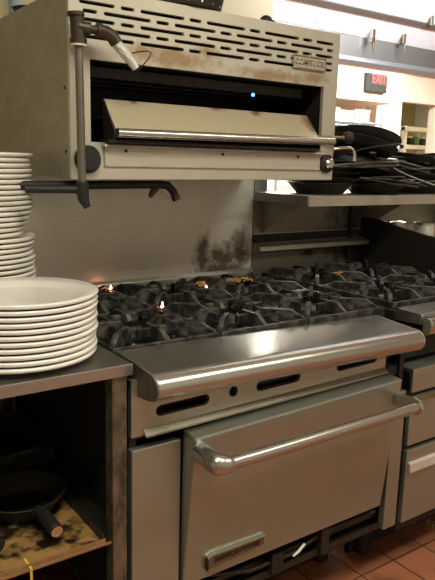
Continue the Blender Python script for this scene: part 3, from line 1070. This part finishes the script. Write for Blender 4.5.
# loose long handles sticking forward: slender spatulas/tongs between the pans
for k, (a, b) in enumerate((((1.20, .50, 1.262), (1.50, .47, 1.236)), ((1.02, .49, 1.300), (1.36, .46, 1.315)), ((1.27, .48, 1.334), (1.55, .46, 1.290)))):
    s = thing('steel_tongs', a, ['dark steel tongs low in front of the skillets', 'dark steel tongs lying across the left skillets', 'dark steel tongs sloping down to the right over the skillets'][k], 'tongs', 'tongs among the skillets')
    A, B = Vector(a), Vector(b)
    for d in (-.006, .006):
        off = Vector((0, 0, d))
        MB().tube([A, A.lerp(B, .5)+off*1.2, B+off], [.003, .0045, .004], 8).build('arm', PANHND, s, smooth=60)

# refrigerated drawer base
cb = thing('chef_base', (1.5, .4, 0), 'stainless drawer base under the sooty range at the right edge', 'drawer cabinet')
CX0, CX1 = .940, 2.10
MB().box(CX0, CX1, .012, .79, .18, .700).build('body', SOOT_SHADE, cb, .002)
MB().prism([(-.004, .714), (.79, .714), (.79, .700), (.012, .700), (.006, .640), (-.004, .640)], CX0, CX1, 'x').build('top', DOORSTEEL, cb, .003)
for (x0, x1) in ((CX0, 1.50), (1.512, CX1)):
    d = MB().box(x0, x1, -.004, .012, .470, .626).build('drawer', DOORSTEEL, cb, .003)
    MB().prism([(-.004, .626), (-.012, .622), (-.012, .616), (-.004, .612)], x0, x1, 'x').build('pull_lip', BRASS, d, .001)
    d = MB().box(x0, x1, -.006, .012, .215, .455).build('drawer', DOORSTEEL, cb, .003)
    MB().prism([(-.006, .418), (-.016, .413), (-.018, .386), (-.014, .382), (-.006, .384)], x0+.006, x1, 'x').build('pull_strip', ZINC, d, .0015)
for (x, y) in ((.99, .19), (2.05, .19), (.99, .70), (2.05, .70)):
    MB().lathe([(0, 0), (.028, 0), (.03, .01), (.02, .02), (.02, .18), (0, .18)], 18, Matrix.Translation((x, y, 0))).build('leg', SOOT_SHADE, cb, smooth=40)
MB().box(CX0, CX1, .20, .22, .0, .15).build('kick_shade_board', BLACK, cb)  # shade below the drawer base, put in as an added black board
dr = MB()
for y in (.5,):
    dr.box(1.0, 1.5, .1, .7, .7145, .735)
dr.build('riser_block', SOOT_SHADE, cb)

# equipment beyond the side splash
st = thing('steam_table', (1.95, .6, .72), 'pale stainless counter with tall back beyond the sooty side wall', 'counter')
MB().box(1.61, 2.35, .20, .80, .715, .945).build('body', PANELST, st, .003)
MB().box(1.61, 2.35, .808, .822, .85, 1.13).build('tall_back', PANELST, st, .002)
for k, (x, y) in enumerate(((1.66, .70), (1.755, .62))):
    cn = thing('steel_canister', (x, y, .945), ['small round steel canister behind the sooty side wall, nearer the back', 'round steel canister behind the sooty side wall, nearer the front'][k], 'canister', 'steel canisters')
    MB().lathe([(0, 0), (.040, 0), (.042, .003), (.042, .118), (0, .118)], 28, Matrix.Translation((x, y, .945))).build('body', ZINC, cn, smooth=40)
    MB().lathe([(0, .118), (.046, .118), (.046, .124), (.03, .130), (0, .131)], 28, Matrix.Translation((x, y, .945))).build('lid', LEDGE, cn, smooth=40)

# ================================================================== exhaust hood
hd = thing('exhaust_hood', (2.0, 1.3, 2.0), 'long stainless exhaust hood with bright filter panels at upper right', 'hood')
HX0, HX1 = 1.07, 4.2
MB().box(HX0, HX1, 1.50, 1.53, 1.878, 2.70).build('rear_wall', HOODDK, hd)
MB().prism([(1.47, 1.895), (1.46, 1.89), (1.455, 1.868), (1.462, 1.848), (1.475, 1.843), (1.53, 1.848), (1.53, 1.878), (1.50, 1.895)], HX0, HX1, 'x').build('lower_lip', HOODLT, hd, .003)
# filters slope up and towards the cook
def filt(u0, u1, name, material, inset=0, th=.012):
    A, B = Vector((0, 1.498, 2.005)), Vector((0, 1.10, 2.44))
    d = (B-A)
    n = Vector((0, -d.z, d.y)).normalized()*th
    p, q = A+d*u0, A+d*u1
    return [(p.y, p.z), (q.y, q.z), (q.y-n.y, q.z-n.z), (p.y-n.y, p.z-n.z)]
xs = [HX0+k*.783 for k in range(5)]
for k in range(4):
    for (u0, u1) in ((.0, .225), (.265, .62), (.66, 1.0)):
        MB().prism(filt(u0, u1, '', None), xs[k]+.001, xs[k+1]-.001, 'x').build('filter_panel', FILTER, hd, .002)
for (u0, u1) in ((.222, .268), (.617, .663)):
    MB().prism(filt(u0, u1, '', None, th=-.012), HX0, HX1, 'x').build('filter_rail', HOODDK, hd, .002)
MB().box(HX0, HX1, .90, 1.10, 2.43, 2.70).build('front_plenum', HOODLT, hd)
lf = MB().box(1.25, 2.95, .46, .53, 2.30, 2.40).build('hood_fill_light', LAMP, hd, .004)  # unseen lamp body added where the filter fill light sits
MB().box(1.70, 1.80, .48, .52, 2.40, 2.71).build('hood_fill_bracket', HOODDK, hd)  # added only to hold the unseen fill lamp
for (x, z) in ((2.275, 2.005), (2.535, 2.03)):
    hh = MB()
    hh.box(x-.014, x+.014, 1.452, 1.475, z-.03, z+.045)
    hb = hh.build('filter_hook', CHROME if x < 2.4 else BRASS, hd, .003)
    MB().tube([(x, 1.455, z-.03), (x+.005, 1.45, z-.09)], [.007, .003], 8).build('hook_stem', CHROME, hb)
MB().box(2.64, 2.665, 1.36, 1.38, 2.10, 2.19).build('filter_hook', BRASS, hd, .003)

# ================================================================== far kitchen
ex = thing('exit_sign', (4.42, 3.35, 2.01), 'black exit sign with glowing red letters on the white wall', 'sign')
XS = 3.315
MB().box(4.265, 4.565, XS, XS+.03, 2.010, 2.178).build('housing', BLACK, ex, .004)
MB().box(4.335, 4.558, XS-.004, XS, 2.074, 2.174).build('letter_panel', EXITP, ex)
text_mesh('lettering', 'EXIT', .118, .0006, REDE, ex, (4.440, XS-.0047, 2.128), (PI/2, 0, 0), .84)
MB().box(4.39, 4.43, XS+.03, 3.35, 2.08, 2.11).build('wall_mount', BLACK, ex)

ws = thing('wire_shelf', (4.25, 3.5, 0), 'blue grey wire shelving with boxes against the back wall', 'shelf')
for (x, y) in ((3.55, 3.40), (4.30, 3.40), (3.55, 3.74), (4.62, 3.74), (4.62, 3.40)):
    MB().tube([(x, y, 0), (x, y, 1.80)], .014, 10).build('post', WIREB, ws, smooth=60)
for z in (1.15, 1.72):
    wr = MB()
    wr.tube([(3.55, 3.40, z), (4.62, 3.40, z)], .007, 8)
    wr.tube([(3.55, 3.40, z-.035), (4.62, 3.40, z-.035)], .006, 8)
    wr.tube([(3.55, 3.74, z), (4.62, 3.74, z)], .007, 8)
    for k in range(22):
        x = 3.57+k*.0485
        wr.tube([(x, 3.40, z), (x, 3.74, z)], .003, 5)
        wr.tube([(x, 3.40, z), (x+.024, 3.40, z-.035), (x+.0485, 3.40, z)], .003, 5)
    wr.build('wire_deck', WIREB, ws)
bxs = [(3.78, .20, .11, CARD), (3.98, .17, .12, WHITEP), (4.17, .17, .10, CARD), (4.38, .20, .12, CARD)]
for k, (x, wd, hh_, mm) in enumerate(bxs):
    bo = thing('storage_box', (x, 3.55, 1.728), ['tan box at the left end of the wire shelf', 'white box second on the wire shelf', 'tan box third on the wire shelf, by the post', 'widest tan box on the wire shelf below the exit sign'][k], 'box', 'boxes on the wire shelf')
    MB().box(x-wd/2, x+wd/2, 3.44, 3.66, 1.728, 1.728+hh_-.012).build('carton', mm, bo, .004)
    MB().box(x-wd/2-.004, x+wd/2+.004, 3.436, 3.664, 1.728+hh_-.03, 1.728+hh_).build('lid', CARD if mm is WHITEP else WHITEP, bo, .003)
tp = thing('wall_tap', (4.42, 3.5, 1.50), 'small brass tap sticking out below the wire shelf', 'tap')
MB().tube([(4.24, 3.44, 1.60), (4.44, 3.44, 1.60)], .012, 8).build('spout', BRASS, tp, smooth=60)
MB().lathe([(0, -.02), (.03, -.02), (.03, .02), (0, .02)], 12, Matrix.Translation((4.45, 3.44, 1.60)) @ Matrix.Rotation(.9, 4, 'Y')).build('handle', BRASS, tp)
MB().tube([(4.34, 3.44, 1.60), (4.34, 3.80, 1.66)], .008, 8).build('stem', BRASS, tp)
fxt = thing('wall_notice', (4.9, 3.63, 1.90), 'small pale notice with orange and purple marks on the white pillar', 'notice')
MB().box(4.81, 4.98, 3.632, 3.64, 1.84, 2.00).build('paper', WHITEP, fxt)
MB().box(4.83, 4.90, 3.629, 3.632, 1.93, 1.98).build('orange_mark', mat('orange_ink', (.85, .5, .2, 1), 0, .6), fxt)
MB().box(4.85, 4.95, 3.629, 3.632, 1.86, 1.90).build('purple_mark', mat('purple_ink', (.55, .4, .65, 1), 0, .6), fxt)
rx = thing('fire_alarm', (4.70, 3.78, 1.62), 'small red pull alarm low on the white wall left of the pillar', 'alarm')
MB().box(4.695, 4.735, 3.77, 3.80, 1.60, 1.69).build('case', mat('red_plastic', (.7, .08, .1, 1), 0, .4), rx, .004)
MB().box(4.705, 4.725, 3.762, 3.77, 1.635, 1.645).build('pull_bar', WHITEP, rx)

# white rack with jars, seen through the doorway
rk = thing('white_rack', (6.75, 4.7, 0), 'white slatted rack with dark jars seen through the doorway', 'rack')
for (x) in (6.45, 7.20):
    MB().box(x, x+.06, 4.60, 4.66, 0, 1.83).build('post', WHITEP, rk, .004)
    MB().box(x, x+.06, 4.98, 5.04, 0, 1.83).build('post', WHITEP, rk, .004)
for z in (1.05, 1.30, 1.54, 1.77):
    MB().box(6.45, 7.26, 4.58, 5.04, z, z+.055).build('shelf_board', WHITEP, rk, .004)
k = 0
for z in (1.355, 1.595):
    for x in (6.60, 6.74, 6.88, 7.02):
        j = thing('storage_jar', (x, 4.75, z), 'dark jar, %s on the %s of the white rack' % (['leftmost', 'second from left', 'third from left', 'rightmost'][k % 4], 'lower shelf' if z < 1.5 else 'shelf below the top'), 'jar', 'jars on the white rack')
        MB().lathe([(0, 0), (.045, 0), (.048, .005), (.048, .08), (.035, .10), (0, .10)], 14, Matrix.Translation((x, 4.75, z))).build('glass', [GREENF, PIPE, SOOT_SHADE][k % 3], j, smooth=40)
        MB().lathe([(0, .10), (.037, .10), (.037, .118), (0, .118)], 14, Matrix.Translation((x, 4.75, z))).build('lid', [BRASS, WHITEP][k % 2], j)
        k += 1
bt = thing('work_counter', (6.1, 5.0, 0), 'white topped counter through the doorway beside the teal post', 'counter')
MB().box(5.55, 6.36, 4.75, 5.20, 1.735, 1.775).build('top_shelf', WHITEP, bt, .004)
for x in (5.6, 5.95, 6.30):
    MB().box(x, x+.04, 4.76, 4.80, 0, 1.735).build('post', PIPE if x < 6.2 else TEAL, bt)
MB().box(5.55, 6.36, 4.75, 5.20, 1.30, 1.34).build('middle_shelf', BRASS, bt, .004)
for k, (x, hh_) in enumerate(((5.72, .14), (5.84, .10), (6.08, .16), (6.2, .12))):
    j = thing('sauce_bottle', (x, 4.9, 1.34), 'tan bottle, %s on the counter shelf through the doorway' % ['leftmost', 'short second from left', 'tallest, third', 'rightmost'][k], 'bottle', 'bottles through the doorway')
    MB().lathe([(0, 0), (.03, 0), (.03, hh_*.6), (.012, hh_*.8), (0, hh_*.8)], 12, Matrix.Translation((x, 4.9, 1.34))).build('body', CARD, j, smooth=40)
    MB().lathe([(0, hh_*.8), (.014, hh_*.8), (.014, hh_), (0, hh_)], 12, Matrix.Translation((x, 4.9, 1.34))).build('cap', WHITEP, j)
dk = thing('ventilation_duct', (6.4, 5.6, 1.95), 'crumpled grey duct under the olive ceiling through the doorway', 'duct')
pts = [(5.5+.12*k, 5.7, 1.93+.03*math.sin(k*1.3)) for k in range(16)]
MB().tube(pts, [.06+.015*math.sin(k*2.1) for k in range(16)], 14).build('hose', PANELST, dk, smooth=60)
for x in (5.8, 6.9):
    MB().tube([(x, 5.7, 1.95), (x, 5.7, 2.72)], .006, 6).build('hanger', PIPE, dk)

# things at top left beyond the broiler
wp = thing('wall_conduit', (.005, .93, 0), 'blue grey conduit on the wall behind the broiler, top left corner', 'pipe')
MB().tube([(.092, .965-.035, 1.70), (.092, .930, 2.72)], .016, 12).build('tube', BLUEBOX, wp, smooth=60)
for z in (1.9, 2.4):
    MB().box(.065, .119, .912, .95, z, z+.02).build('clamp', ZINC, wp, .002)
sp_ = thing('small_black_pan', (.10, .80, 1.6975), 'small black pan on top of the broiler at its rear left', 'pan')
MB().lathe([(0, 0), (.045, 0), (.055, .030), (.058, .031), (.052, .031), (.043, .004), (0, .004)], 28, Matrix.Translation((.10, .80, 1.6975))).build('bowl', PANBLK, sp_, smooth=40)
MB().tube([(.15, .82, 1.722), (.20, .84, 1.735), (.26, .86, 1.74)], .006, 8).build('handle', PANBLK, sp_, smooth=60)
